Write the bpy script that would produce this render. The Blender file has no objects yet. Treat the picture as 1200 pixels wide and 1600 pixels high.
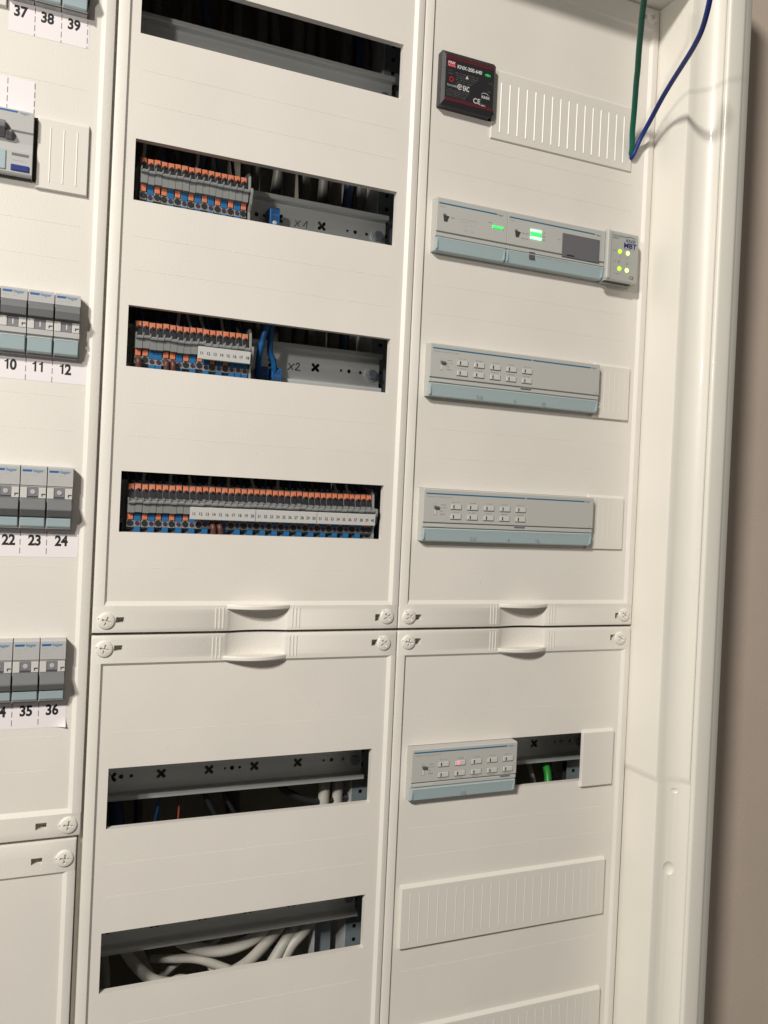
import bpy, math, random
from mathutils import Vector, Matrix
random.seed(7)
C = bpy.context.scene
S = 0.001                                   # everything below is written in millimetres

# ------------------------------------------------------------------ camera
def v3(x, y, z): return Vector((x * S, y * S, z * S))
yaw, pitch, roll = 0.4013, -0.0061, 0.0453
F = Vector((math.sin(yaw) * math.cos(pitch), math.cos(yaw) * math.cos(pitch), math.sin(pitch)))
R0 = Vector((math.cos(yaw), -math.sin(yaw), 0)); U0 = R0.cross(F)
R1 = math.cos(roll) * R0 + math.sin(roll) * U0
U1 = -math.sin(roll) * R0 + math.cos(roll) * U0
cd = bpy.data.cameras.new('camera'); cam = bpy.data.objects.new('camera', cd); C.collection.objects.link(cam)
M4 = Matrix((R1, U1, -F)).transposed().to_4x4(); M4.translation = v3(-47.2, -660.5, 104.8)
cam.matrix_world = M4
cd.sensor_fit = 'VERTICAL'; cd.sensor_height = 24; cd.lens = 24 * 1313.5 / 1600
cd.clip_start = 0.01; cd.clip_end = 50
C.camera = cam
# ------------------------------------------------------------------ light
w = bpy.data.worlds.new('World'); C.world = w; w.use_nodes = True
bg = w.node_tree.nodes['Background']; bg.inputs[0].default_value = (1.0, 0.93, 0.84, 1); bg.inputs[1].default_value = 0.11
def lamp(name, loc, target, size, watts, col):
    l = bpy.data.lights.new(name, 'AREA'); l.shape = 'DISK'; l.size = size * S; l.energy = watts; l.color = col
    o = bpy.data.objects.new(name, l); C.collection.objects.link(o); o.location = v3(*loc)
    o.rotation_euler = (v3(*target) - v3(*loc)).to_track_quat('-Z', 'Y').to_euler(); return o
lamp('lamp_key', (-390, -610, 425), (450, 0, -260), 42, 2.35, (1.0, 0.955, 0.885))
lamp('lamp_far_fill', (-1900, -2150, 1850), (350, 0, -200), 320, 101, (1.0, 0.95, 0.87))  # added fill lamp, far off on the key's side, to even out its falloff
C.view_settings.view_transform = 'Standard'; C.view_settings.look = 'None'
C.view_settings.exposure = 0.06; C.view_settings.gamma = 1.0

# ------------------------------------------------------------------ materials
MT = {}
def mat(name, col, rough=0.5, metal=0.0, bump=0.0, scale=300, emit=None, es=0, var=0.0, alpha=1.0, coat=0.0, streak=False, spec=0.5, vscale=40):
    m = bpy.data.materials.new(name); m.use_nodes = True; nt = m.node_tree; b = nt.nodes['Principled BSDF']
    b.inputs['Base Color'].default_value = (*col, 1); b.inputs['Roughness'].default_value = rough
    b.inputs['Metallic'].default_value = metal; b.inputs['Specular IOR Level'].default_value = spec
    if coat: b.inputs['Coat Weight'].default_value = coat; b.inputs['Coat Roughness'].default_value = 0.06
    if alpha < 1: b.inputs['Alpha'].default_value = alpha
    if emit: b.inputs['Emission Color'].default_value = (*emit, 1); b.inputs['Emission Strength'].default_value = es
    tc = nt.nodes.new('ShaderNodeTexCoord'); gm = nt.nodes.new('ShaderNodeNewGeometry')
    vec = gm.outputs['Position']
    if streak:
        mp = nt.nodes.new('ShaderNodeMapping'); mp.inputs['Scale'].default_value = (0.08, 1, 1)
        nt.links.new(vec, mp.inputs[0]); vec = mp.outputs[0]
    if var:
        n = nt.nodes.new('ShaderNodeTexNoise'); n.inputs['Scale'].default_value = vscale; n.inputs['Detail'].default_value = 5
        nt.links.new(vec, n.inputs['Vector'])
        mr = nt.nodes.new('ShaderNodeMapRange'); mr.inputs[3].default_value = 1 - var; mr.inputs[4].default_value = 1 + var
        mr.inputs[1].default_value = 0.3; mr.inputs[2].default_value = 0.7
        nt.links.new(n.outputs[0], mr.inputs[0])
        mx = nt.nodes.new('ShaderNodeVectorMath'); mx.operation = 'SCALE'; mx.inputs[0].default_value = col
        nt.links.new(mr.outputs[0], mx.inputs['Scale']); nt.links.new(mx.outputs[0], b.inputs['Base Color'])
        r2 = nt.nodes.new('ShaderNodeMapRange'); r2.inputs[3].default_value = max(0.05, rough - 0.08); r2.inputs[4].default_value = rough + 0.08
        nt.links.new(n.outputs[0], r2.inputs[0]); nt.links.new(r2.outputs[0], b.inputs['Roughness'])
    if bump:
        n = nt.nodes.new('ShaderNodeTexNoise'); n.inputs['Scale'].default_value = scale; n.inputs['Detail'].default_value = 3
        nt.links.new(gm.outputs['Position'], n.inputs['Vector'])
        bp = nt.nodes.new('ShaderNodeBump'); bp.inputs['Strength'].default_value = bump; bp.inputs['Distance'].default_value = 0.0004
        nt.links.new(n.outputs[0], bp.inputs['Height']); nt.links.new(bp.outputs[0], b.inputs['Normal'])
    MT[name] = m; return m
mat('cover', (0.77, 0.735, 0.683), 0.46, bump=0.3, scale=700, var=0.028, vscale=11)
mat('blank', (0.745, 0.712, 0.662), 0.42, bump=0.1, scale=900)
mat('steel', (0.80, 0.77, 0.70), 0.40, bump=0.10, scale=900, var=0.02, vscale=10, coat=0.2)
mat('cover_edge_highlight', (0.72, 0.70, 0.66), 0.5)
mat('paper', (0.84, 0.79, 0.81), 0.7)
mat('ink', (0.012, 0.012, 0.014), 0.6)
mat('faint', (0.30, 0.30, 0.31), 0.6)
mat('light_ink', (0.46, 0.46, 0.45), 0.6)
mat('dashink', (0.25, 0.24, 0.25), 0.7)
mat('logo_blue', (0.02, 0.12, 0.36), 0.5)
mat('bar_blue', (0.02, 0.15, 0.27), 0.45)
mat('logo_grey', (0.16, 0.27, 0.42), 0.5)
mat('device', (0.50, 0.50, 0.475), 0.42, bump=0.15, scale=1500)
mat('device_side', (0.55, 0.55, 0.50), 0.45)
mat('ledge', (0.30, 0.33, 0.32), 0.5)
mat('breaker', (0.47, 0.47, 0.465), 0.42, bump=0.1, scale=1500)
mat('breaker_white', (0.60, 0.585, 0.565), 0.4)
mat('toggle', (0.175, 0.18, 0.187), 0.38, bump=0.1, scale=1500)
mat('insetgrey', (0.20, 0.20, 0.215), 0.5)
mat('clear_teal', (0.49, 0.62, 0.655), 0.14, alpha=0.78, coat=0.5)
mat('black_gap', (0.02, 0.02, 0.02), 0.7)
mat('slot_dark', (0.045, 0.045, 0.045), 0.7)
mat('button', (0.60, 0.60, 0.57), 0.38)
mat('screen', (0.15, 0.15, 0.16), 0.3)
mat('gateway', (0.43, 0.44, 0.41), 0.45, bump=0.1, scale=1500)
mat('navy', (0.02, 0.02, 0.16), 0.5)
mat('led_green', (0.05, 0.6, 0.12), 0.4, emit=(0.05, 1.0, 0.16), es=0.9)
mat('led_mint', (0.4, 0.9, 0.5), 0.4, emit=(0.35, 1.0, 0.45), es=1.6)
mat('led_lime', (0.5, 0.9, 0.05), 0.4, emit=(0.45, 1.0, 0.02), es=1.1)
mat('led_yellow', (0.8, 0.9, 0.3), 0.4, emit=(0.85, 1.0, 0.35), es=1.2)
mat('led_red', (0.9, 0.2, 0.25), 0.4, emit=(1.0, 0.12, 0.2), es=1.3)
mat('black_plastic', (0.022, 0.021, 0.025), 0.38, bump=0.2, scale=1500)
mat('red_print', (0.50, 0.012, 0.025), 0.5)
mat('red_line', (0.22, 0.006, 0.02), 0.5)
mat('white_print_and_glint', (0.62, 0.62, 0.62), 0.5)  # print, and the painted highlight on the clear covers
mat('dim_print', (0.10, 0.10, 0.10), 0.5)
mat('green_print', (0.02, 0.40, 0.06), 0.5, emit=(0.02, 0.6, 0.08), es=0.25)
mat('zinc', (0.66, 0.68, 0.68), 0.42, metal=0.45, var=0.14, vscale=60, streak=True, bump=0.1, scale=500)
mat('zinc_blue', (0.27, 0.32, 0.355), 0.42, metal=0.5, var=0.12, vscale=30)
mat('terminal', (0.24, 0.25, 0.25), 0.5, bump=0.1, scale=1500)
mat('orange', (0.60, 0.18, 0.085), 0.45)
mat('tblue', (0.014, 0.125, 0.31), 0.45)
mat('port', (0.012, 0.012, 0.016), 0.6)
mat('portviolet', (0.045, 0.018, 0.05), 0.6)
mat('marker', (0.58, 0.58, 0.57), 0.55)
mat('cable_grey', (0.52, 0.50, 0.46), 0.5, var=0.08, vscale=25)
mat('cable_light', (0.42, 0.405, 0.365), 0.5, var=0.12, vscale=45, bump=0.3, scale=250)
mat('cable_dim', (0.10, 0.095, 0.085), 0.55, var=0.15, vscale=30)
mat('wire_grey', (0.55, 0.53, 0.49), 0.5)
mat('wire_navy', (0.025, 0.06, 0.15), 0.5)
mat('wire_black', (0.015, 0.015, 0.017), 0.5)
mat('wire_brown', (0.10, 0.038, 0.03), 0.5)
mat('wire_blue', (0.008, 0.11, 0.33), 0.4)
mat('wire_red', (0.22, 0.045, 0.03), 0.45)
mat('cable_green', (0.0, 0.115, 0.070), 0.5)
mat('cable_blue', (0.006, 0.026, 0.20), 0.5)
mat('bright_green', (0.015, 0.22, 0.025), 0.45)
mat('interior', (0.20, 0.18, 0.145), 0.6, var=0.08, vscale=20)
mat('plaster', (0.62, 0.52, 0.44), 0.9, bump=0.8, scale=420, var=0.025, vscale=18)

# ------------------------------------------------------------------ mesh helpers
ABS = {}                                    # origin of each object, in mm
def off(parent): return ABS.get(parent.name, (0, 0, 0)) if parent else (0, 0, 0)
class MB:
    def __init__(s): s.v = []; s.f = []
    def q(s, *pts):
        n = len(s.v); s.v += [tuple(p) for p in pts]; s.f.append(tuple(range(n, n + len(pts)))); return s
    def box(s, x0, x1, y0, y1, z0, z1):
        n = len(s.v)
        s.v += [(x, y, z) for x in (x0, x1) for y in (y0, y1) for z in (z0, z1)]
        for f in ((0, 1, 3, 2), (4, 6, 7, 5), (0, 4, 5, 1), (2, 3, 7, 6), (0, 2, 6, 4), (1, 5, 7, 3)): s.f.append(tuple(n + i for i in f))
        return s
    def prism(s, pts, a, b, ax='x', caps=True):
        n = len(s.v); k = len(pts)
        for t in (a, b):
            for p in pts: s.v.append((t, p[0], p[1]) if ax == 'x' else ((p[0], p[1], t) if ax == 'z' else (p[0], t, p[1])))
        for i in range(k):
            j = (i + 1) % k; s.f.append((n + i, n + j, n + k + j, n + k + i))
        if caps: s.f.append(tuple(n + i for i in range(k))); s.f.append(tuple(n + k + i for i in reversed(range(k))))
        return s
    def grid(s, rows):
        n = len(s.v); c = len(rows[0])
        for r in rows: s.v += [tuple(p) for p in r]
        for i in range(len(rows) - 1):
            for j in range(c - 1): s.f.append((n + i * c + j, n + i * c + j + 1, n + (i + 1) * c + j + 1, n + (i + 1) * c + j))
        return s
    def tube(s, path, r, seg=12, caps=True):
        P = smooth_path(path); rows = []; up = Vector((0.31, 0.2, 0.93)).normalized()
        for i, p in enumerate(P):
            t = (P[min(i + 1, len(P) - 1)] - P[max(i - 1, 0)]).normalized()
            a = t.cross(up); a = a.normalized() if a.length > 1e-3 else Vector((1, 0, 0)); up = a.cross(t) * 1.0
            b = t.cross(a).normalized()
            rr = r
            rows.append([p + (a * math.cos(2 * math.pi * k / seg) + b * math.sin(2 * math.pi * k / seg)) * rr for k in range(seg)] )
            rows[-1].append(rows[-1][0])
        s.grid([[tuple(q) for q in r_] for r_ in rows])
        if caps: s.q(*[tuple(q) for q in rows[0][:-1]]); s.q(*[tuple(q) for q in rows[-1][:-1]])
        return s
    def disc(s, x, z, r, y0, y1, seg=20):
        return s.prism([(x + r * math.cos(2 * math.pi * k / seg), z + r * math.sin(2 * math.pi * k / seg)) for k in range(seg)], y0, y1, 'y')
    def build(s, name, m, parent=None, bev=0, smooth=False, seg=2, merge=False):
        o3 = off(parent); me = bpy.data.meshes.new(name)
        me.from_pydata([((x - o3[0]) * S, (y - o3[1]) * S, (z - o3[2]) * S) for x, y, z in s.v], [], s.f)
        import bmesh
        bm = bmesh.new(); bm.from_mesh(me)
        bmesh.ops.remove_doubles(bm, verts=bm.verts, dist=1e-6)
        bmesh.ops.recalc_face_normals(bm, faces=bm.faces); bm.to_mesh(me); bm.free()
        me.materials.append(MT[m])
        if smooth:
            for p in me.polygons: p.use_smooth = True
            me.set_sharp_from_angle(angle=math.radians(38))
        o = bpy.data.objects.new(name, me); C.collection.objects.link(o)
        if parent: o.parent = parent
        ABS[o.name] = o3
        if bev:
            b = o.modifiers.new('bevel', 'BEVEL'); b.width = bev * S; b.segments = seg; b.limit_method = 'ANGLE'; b.angle_limit = math.radians(35)
        return o
def smooth_path(path):
    P = [Vector(p) for p in path]
    if len(P) < 3: return P
    out = []; Q = [2 * P[0] - P[1]] + P + [2 * P[-1] - P[-2]]
    for i in range(1, len(Q) - 2):
        for k in range(8):
            t = k / 8; a, b, c, d = Q[i - 1:i + 3]
            out.append(0.5 * ((2 * b) + (c - a) * t + (2 * a - 5 * b + 4 * c - d) * t * t + (3 * b - a - 3 * c + d) * t ** 3))
    out.append(P[-1]); return out
def tag(o, label, cat, group=None, kind=None):
    if label: o['label'] = label
    if cat: o['category'] = cat
    if group: o['group'] = group
    if kind: o['kind'] = kind
    return o
def thing(name, label, cat, loc, group=None):
    o = bpy.data.objects.new(name, None); C.collection.objects.link(o); o.location = v3(*loc); o.empty_display_size = 0.01
    ABS[o.name] = loc; return tag(o, label, cat, group)
def copy_tree(o, parent=None):
    c = o.copy(); C.collection.objects.link(c); ABS[c.name] = ABS.get(o.name, (0, 0, 0))
    if parent is not None: c.parent = parent
    for ch in list(o.children): copy_tree(ch, c)
    return c
TXT = {}
def text(s, x, y, z, h, m, parent, name='lettering', sx=1.0, bold=0.0, align='LEFT', shear=0.0, rot=0.0):
    """flat lettering lying on a surface at depth y, h = capital height in mm"""
    key = (s, bold, align, shear)
    if key not in TXT:
        cu = bpy.data.curves.new('t', 'FONT'); cu.body = s; cu.size = 1; cu.offset = bold; cu.align_x = align; cu.shear = shear; cu.resolution_u = 3
        ob = bpy.data.objects.new('t', cu); C.collection.objects.link(ob)
        me = bpy.data.meshes.new_from_object(ob.evaluated_get(bpy.context.evaluated_depsgraph_get()))
        bpy.data.objects.remove(ob)
        TXT[key] = ([tuple(v.co) for v in me.vertices], [tuple(p.vertices) for p in me.polygons]); bpy.data.meshes.remove(me)
    V, Fc = TXT[key]; k = h / 0.70; cr, sr = math.cos(rot), math.sin(rot)
    b = MB(); b.v = [(x + (a * sx * k) * cr - (c * k) * sr, y, z + (a * sx * k) * sr + (c * k) * cr) for a, c, _ in V]; b.f = list(Fc)
    if not b.v: return None
    return b.build(name, m, parent)
def micro(x0, x1, y, z, h, m, parent, name='fine_print', seed=0):
    """print too small to read: a row of short strokes"""
    r = random.Random(seed); b = MB(); x = x0
    while x < x1:
        wd = r.uniform(0.35, 0.9) * h; 
        if r.random() < 0.82: b.box(x, min(x + wd * 0.8, x1), y, y + 0.05, z - h * r.uniform(0.25, 0.5), z + h * r.uniform(0.3, 0.5))
        x += wd
    return b.build(name, m, parent)
def numeral(s, xc, y, z, h, m, parent, name='number', st=1.0):
    """upright sans numerals; the figure one is drawn with its flag"""
    adv = h * 0.60 * st; x = xc - adv * len(s) / 2
    for ch in s:
        if ch == '1':
            k = h; pts = [(.30, 0), (.30, .70), (.10, .70), (.10, .80), (.26, .86), (.34, 1.0), (.47, 1.0), (.47, 0)]
            b = MB(); b.v = [(x + a * k * st, y, z + c * k) for a, c in pts]; b.f = [(0, 1, 6, 7), (1, 2, 3, 4, 5, 6)]
            b.build(name, m, parent)
        else: text(ch, x + adv / 2, y, z, h, m, parent, name, sx=0.86 * st, bold=.036, align='CENTER')
        x += adv
def stroke(pts, y, wd, m, parent, name):
    b = MB(); P = [Vector((p[0], 0, p[1])) for p in pts]
    for p, q in zip(P, P[1:]):
        d = (q - p).normalized(); n = Vector((-d.z, 0, d.x)) * wd / 2; e = d * wd * .3
        b.q(*[(v.x, y, v.z) for v in (p - e - n, q + e - n, q + e + n, p - e + n)])
    return b.build(name, m, parent)
ORD = ['first', 'second', 'third', 'fourth', 'fifth', 'sixth', 'seventh', 'eighth', 'ninth', 'tenth', 'eleventh', 'twelfth', 'thirteenth', 'fourteenth',
       'fifteenth', 'sixteenth', 'seventeenth', 'eighteenth', 'nineteenth', 'twentieth', 'twenty-first', 'twenty-second', 'twenty-third', 'twenty-fourth',
       'twenty-fifth', 'twenty-sixth', 'twenty-seventh', 'twenty-eighth', 'twenty-ninth', 'thirtieth', 'thirty-first', 'thirty-second', 'thirty-third',
       'thirty-fourth', 'thirty-fifth', 'thirty-sixth', 'thirty-seventh', 'thirty-eighth', 'thirty-ninth', 'fortieth']

# ------------------------------------------------------------------ wall behind the cabinet
WALLY = 85
MB().q((562, WALLY, -1600), (2600, WALLY, -1600), (2600, WALLY, 1800), (562, WALLY, 1800)) \
    .q((562, WALLY, 750), (-1500, WALLY, 750), (-1500, WALLY, 1800), (562, WALLY, 1800)) \
    .q((562, WALLY, -640), (-1500, WALLY, -640), (-1500, WALLY, -1600), (562, WALLY, -1600)) \
    .q((-560, WALLY, 750), (-1500, WALLY, 750), (-1500, WALLY, -640), (-560, WALLY, -640)).build('wall', 'plaster')
tag(bpy.data.objects['wall'], None, None, None, 'structure')

# ------------------------------------------------------------------ cabinet
ZT, ZB = 600, -600
cab = thing('distribution_cabinet', 'open off-white steel distribution cabinet let into the beige wall', 'cabinet', (0, 110, ZB))
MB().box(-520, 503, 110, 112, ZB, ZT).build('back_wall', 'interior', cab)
def side_profile(d):
    return [(501 + d, 112), (501 + d, -42), (501.6 + d, -44.2), (503.5 + d, -45), (508 + d, -45), (513 + d, -46), (518 + d, -48.3), (522.5 + d, -51.5), (525.5 + d, -55), (526.6 + d, -57.5),
            (527 + d, -59.2), (528 + d, -59.6), (528.6, -50), (528.6, 112)]
MB().prism(side_profile(0), -134, ZT - .3, 'z').build('upper_side_wall', 'steel', cab, smooth=True)
low = MB().prism(side_profile(1.7), ZB, -141.0, 'z').build('lower_side_wall', 'steel', cab, smooth=True)
b = MB()
b.grid([[(x, y, z_) for x, y in side_profile(d) + side_profile(d)[:1]] for z_, d in ((-134, 0), (-136, .25), (-138, .9), (-139.6, 1.5), (-141, 1.7))]).build('joint_step', 'steel', cab, smooth=True)
# punched dimples in the lower side wall
def dimple(obj, c, r):
    bpy.ops.mesh.primitive_uv_sphere_add(segments=24, ring_count=12, location=v3(*c)); s = bpy.context.object
    s.scale = v3(*r)
    md = obj.modifiers.new('b', 'BOOLEAN'); md.operation = 'DIFFERENCE'; md.solver = 'EXACT'; md.object = s
    dg = bpy.context.evaluated_depsgraph_get(); me = bpy.data.meshes.new_from_object(obj.evaluated_get(dg))
    obj.modifiers.remove(md); obj.data = me; bpy.data.objects.remove(s)
dimple(low, (516, -52, -221), (7, 7, 9))
dimple(low, (517, -51.5, -148), (6, 4.5, 4.5))
MB().prism([(529.6, -40), (529.6, -57), (530, -59.5), (531.2, -61.3), (533, -62), (545, -61.4), (547, -61.6), (549, -61.2), (550.6, -60.2), (552, -59.8), (560, -57.6), (561.8, -56.4), (562.5, -54), (562.5, 112), (556, 112), (556, -40)], ZB - 60, ZT + 150, 'z').build('side_rim', 'steel', cab, smooth=True)  # unseen upper end lengthened to set the top of the wall shadow
MB().prism([(112, ZT), (-58, ZT), (-60, ZT + 1), (-60, ZT + 3), (-58, ZT + 4), (112, ZT + 4)], -560, 528, 'x').box(-560, 556, -52, 112, ZT + 6, ZT + 150).build('top_wall_and_shadow_fascia', 'steel', cab, smooth=True)  # ceiling, plus an unseen box added above it to shape the wall shadow
MB().prism([(112, ZB), (-42, ZB), (-45, ZB - 3), (-59, ZB - 27), (-61, ZB - 50), (-54, ZB - 61), (-10, ZB - 61), (112, ZB - 3)], -560, 528, 'x').build('bottom_wall', 'steel', cab, smooth=True)
MB().box(-523, -520, -45, 112, ZB, ZT).build('far_side_wall', 'steel', cab)
MB().box(-2.2, 1.6, 5.5, 30, ZB, ZT).build('mullion', 'steel', cab)

# ------------------------------------------------------------------ mounting uprights (slotted) inside
def upright(x, z0, z1, label, face=17, mirror=1):
    t = thing('mounting_upright', label, 'upright', (x, 60, z0), 'slotted uprights carrying the rails')
    b = MB(); xa, xb = sorted((x, x + mirror * face)); hx = x + mirror * face * 0.5
    zs = []; z = z0 + 6
    cells = [xa, hx - 1.6, hx + 1.6, xb]
    zc = [z0]
    while z < z1 - 6: zc += [z - 1.6, z + 1.6]; z += 12.5
    zc.append(z1)
    for i in range(len(zc) - 1):
        for j in range(3):
            if j == 1 and i % 2 == 1: continue
            b.q((cells[j], 58, zc[i]), (cells[j + 1], 58, zc[i]), (cells[j + 1], 58, zc[i + 1]), (cells[j], 58, zc[i + 1]))
    b.build('front_flange', 'zinc_blue', t)
    MB().box(x - 0.8, x + 0.8, 58.1, 108, z0, z1).build('web', 'zinc', t)
    MB().box(xa, xb, 64, 65, z0, z1).build('slot_shade_sheet', 'black_gap', t)  # black sheet standing in for the shade behind the slots
upright(238, -590, 590, 'slotted zinc upright at the right end of the middle column rails')
upright(2, -590, 590, 'slotted zinc upright at the left end of the middle column rails')
upright(492, -590, 590, 'slotted zinc upright behind the right column, next to the green wire', 17, -1)
tp = thing('side_plate', 'bluish zinc plate standing beside the upright in the lowest window', 'plate', (215, 70, -300))
MB().box(209, 228, 70, 72, -340, -235).build('plate_face', 'zinc_blue', tp)
MB().box(207.6, 209, 60, 72, -340, -235).build('plate_lip', 'zinc', tp)

# ------------------------------------------------------------------ rails
def rail(zc, x0, x1, label, pat, word=None, wx=0):
    t = thing('mounting_rail', label, 'rail', (x0, 50, zc), 'metal mounting rails behind the cover windows')
    crosses, dots, slots = pat
    holes = []
    for d, r in dots: holes.append((d - r, d + r, -r, r))
    # web as a grid with round-ish holes left open (octagons)
    b = MB(); feats = sorted([(c, 'x', 4.6) for c in crosses] + [(d, 'o', r) for d, r in dots] + [(s_, 's', 2.6) for s_ in slots])
    xp = x0
    def web(a, c):
        if c > a: b.q((a, 50, zc - 12.5), (c, 50, zc - 12.5), (c, 50, zc + 12.5), (a, 50, zc + 12.5))
    for f, k, r in feats:
        hw = r + 0.4; web(xp, f - hw); xp = f + hw
        if k == 'o': loop = [(f + r * math.cos(math.pi * i / 8), zc + r * math.sin(math.pi * i / 8)) for i in range(16)]
        elif k == 's': loop = [(f + (2 if abs(math.cos(math.pi * i / 8)) > .01 else 2) * math.cos(math.pi * i / 8), zc + 1 + (4.6 * math.sin(math.pi * i / 8))) for i in range(16)]
        else:
            loop = []
            for q in range(4):
                a0 = math.pi / 4 + q * math.pi / 2
                for da, rr in ((-0.78, 2.1), (-0.42, 4.4), (-0.2, 5.6), (0.0, 5.9), (0.2, 5.6), (0.42, 4.4)):
                    loop.append((f + rr * 0.82 * math.cos(a0 + da), zc + rr * 0.82 * math.sin(a0 + da)))
        n = len(loop)
        # outer ring points on the rectangle, same angles
        outr = []
        for (lx, lz) in loop:
            dx, dz = lx - f, lz - zc; m_ = max(abs(dx) / hw, abs(dz) / 12.5); outr.append((f + dx / m_, zc + dz / m_))
        corners = [(f + hw, zc + 12.5), (f - hw, zc + 12.5), (f - hw, zc - 12.5), (f + hw, zc - 12.5)]
        for i in range(n):
            j = (i + 1) % n; A, B = outr[i], outr[j]
            b.q((loop[i][0], 50, loop[i][1]), (loop[j][0], 50, loop[j][1]), (B[0], 50, B[1]), (A[0], 50, A[1]))
            if abs(A[0] - B[0]) > 1e-6 and abs(A[1] - B[1]) > 1e-6:
                c = min(corners, key=lambda c: (c[0] - A[0]) ** 2 + (c[1] - A[1]) ** 2 + (c[0] - B[0]) ** 2 + (c[1] - B[1]) ** 2)
                b.q((A[0], 50, A[1]), (B[0], 50, B[1]), (c[0], 50, c[1]))
            b.q((loop[i][0], 50, loop[i][1]), (loop[j][0], 50, loop[j][1]), (loop[j][0], 51.2, loop[j][1]), (loop[i][0], 51.2, loop[i][1]))
    web(xp, x1)
    for s_ in (1, -1):
        pr = [(50, 12.5), (49.4, 13.1), (43.6, 13.1), (43, 13.6), (42.6, 14.2), (42.6, 17.2), (43.6, 17.6), (44, 17.2), (44, 14.3), (51.2, 14.0), (51.2, 12.5)]
        b.prism([(y, zc + s_ * z) for y, z in pr], x0, x1, 'x')
    b.build('rail_profile', 'zinc', t)
    for xx in (x0 + 6, x1 - 8):
        MB().disc(xx, zc - 1, 4.6, 44.5, 49.5, 6).build('rail_screw', 'zinc_blue', t, bev=0.5)
        MB().disc(xx, zc - 1, 6.4, 48.5, 49.9, 24).build('washer', 'zinc', t)
    if word:
        g = zc - 4.6
        L = [[(wx, g), (wx + 5.6, g + 5.8)], [(wx + .8, g + 5.6), (wx + 4.4, g + .4)]]
        L += [[(wx + 8, g + 1.4), (wx + 11.6, g + 6.4), (wx + 11.2, g + .2)]] if word == 'X1' else [[(wx + 7.2, g + 5.2), (wx + 8.2, g + 6.6), (wx + 9.8, g + 6.6), (wx + 10.2, g + 5.0), (wx + 9.0, g + 3), (wx + 6.8, g + .9), (wx + 7.6, g + .3), (wx + 9.2, g + .9), (wx + 11.2, g + .1)]]
        for l_ in L: stroke(l_, 49.7, .55 if word == 'X1' else .8, 'ink', t, 'pen_mark')
    return t
pat = ([24.5, 64, 103.7, 143, 182.3], [(32, 1.9), (40, 1.5), (117.3, 1.1), (123.4, 1.9), (130.2, 1.3), (206.5, 1.2), (214, 1.8), (225, 1.5)], [233.5])
nm = {475: 'top window', 350: 'second window, marked X1 by pen', 225: 'third window, marked X2 by pen', 100: 'fourth window, carrying the long terminal row'}
RX0, RX1 = 12, 243
rail(475, RX0, RX1, 'empty galvanised rail seen in the topmost window of the middle column', pat)
rail(350, RX0, RX1, 'galvanised rail in the second window marked X1 in black pen', pat, 'X1', 157)
rail(225, RX0, RX1, 'galvanised rail in the third window marked X2 in black pen', pat, 'X2', 157)
rail(100, RX0, RX1, 'galvanised rail carrying the longest row of terminals', pat)
rail(-125, RX0, RX1, 'empty galvanised rail with cross holes just below the seam of the middle column', pat)
rail(-250, RX0, RX1, 'empty galvanised rail above the curved cables in the bottom window', pat)
for z, l in ((350, 'rail carrying the two green lit modules and the small gateway'), (225, 'rail carrying the upper ten-button module'), (100, 'rail carrying the lower ten-button module'),
             (-125, 'dark rail end seen in the open slot right of the short module')):
    rail(z, 262, 490, l, ([x + 246.5 for x in pat[0]], [(a + 246.5, r) for a, r in pat[1]], []))
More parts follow.
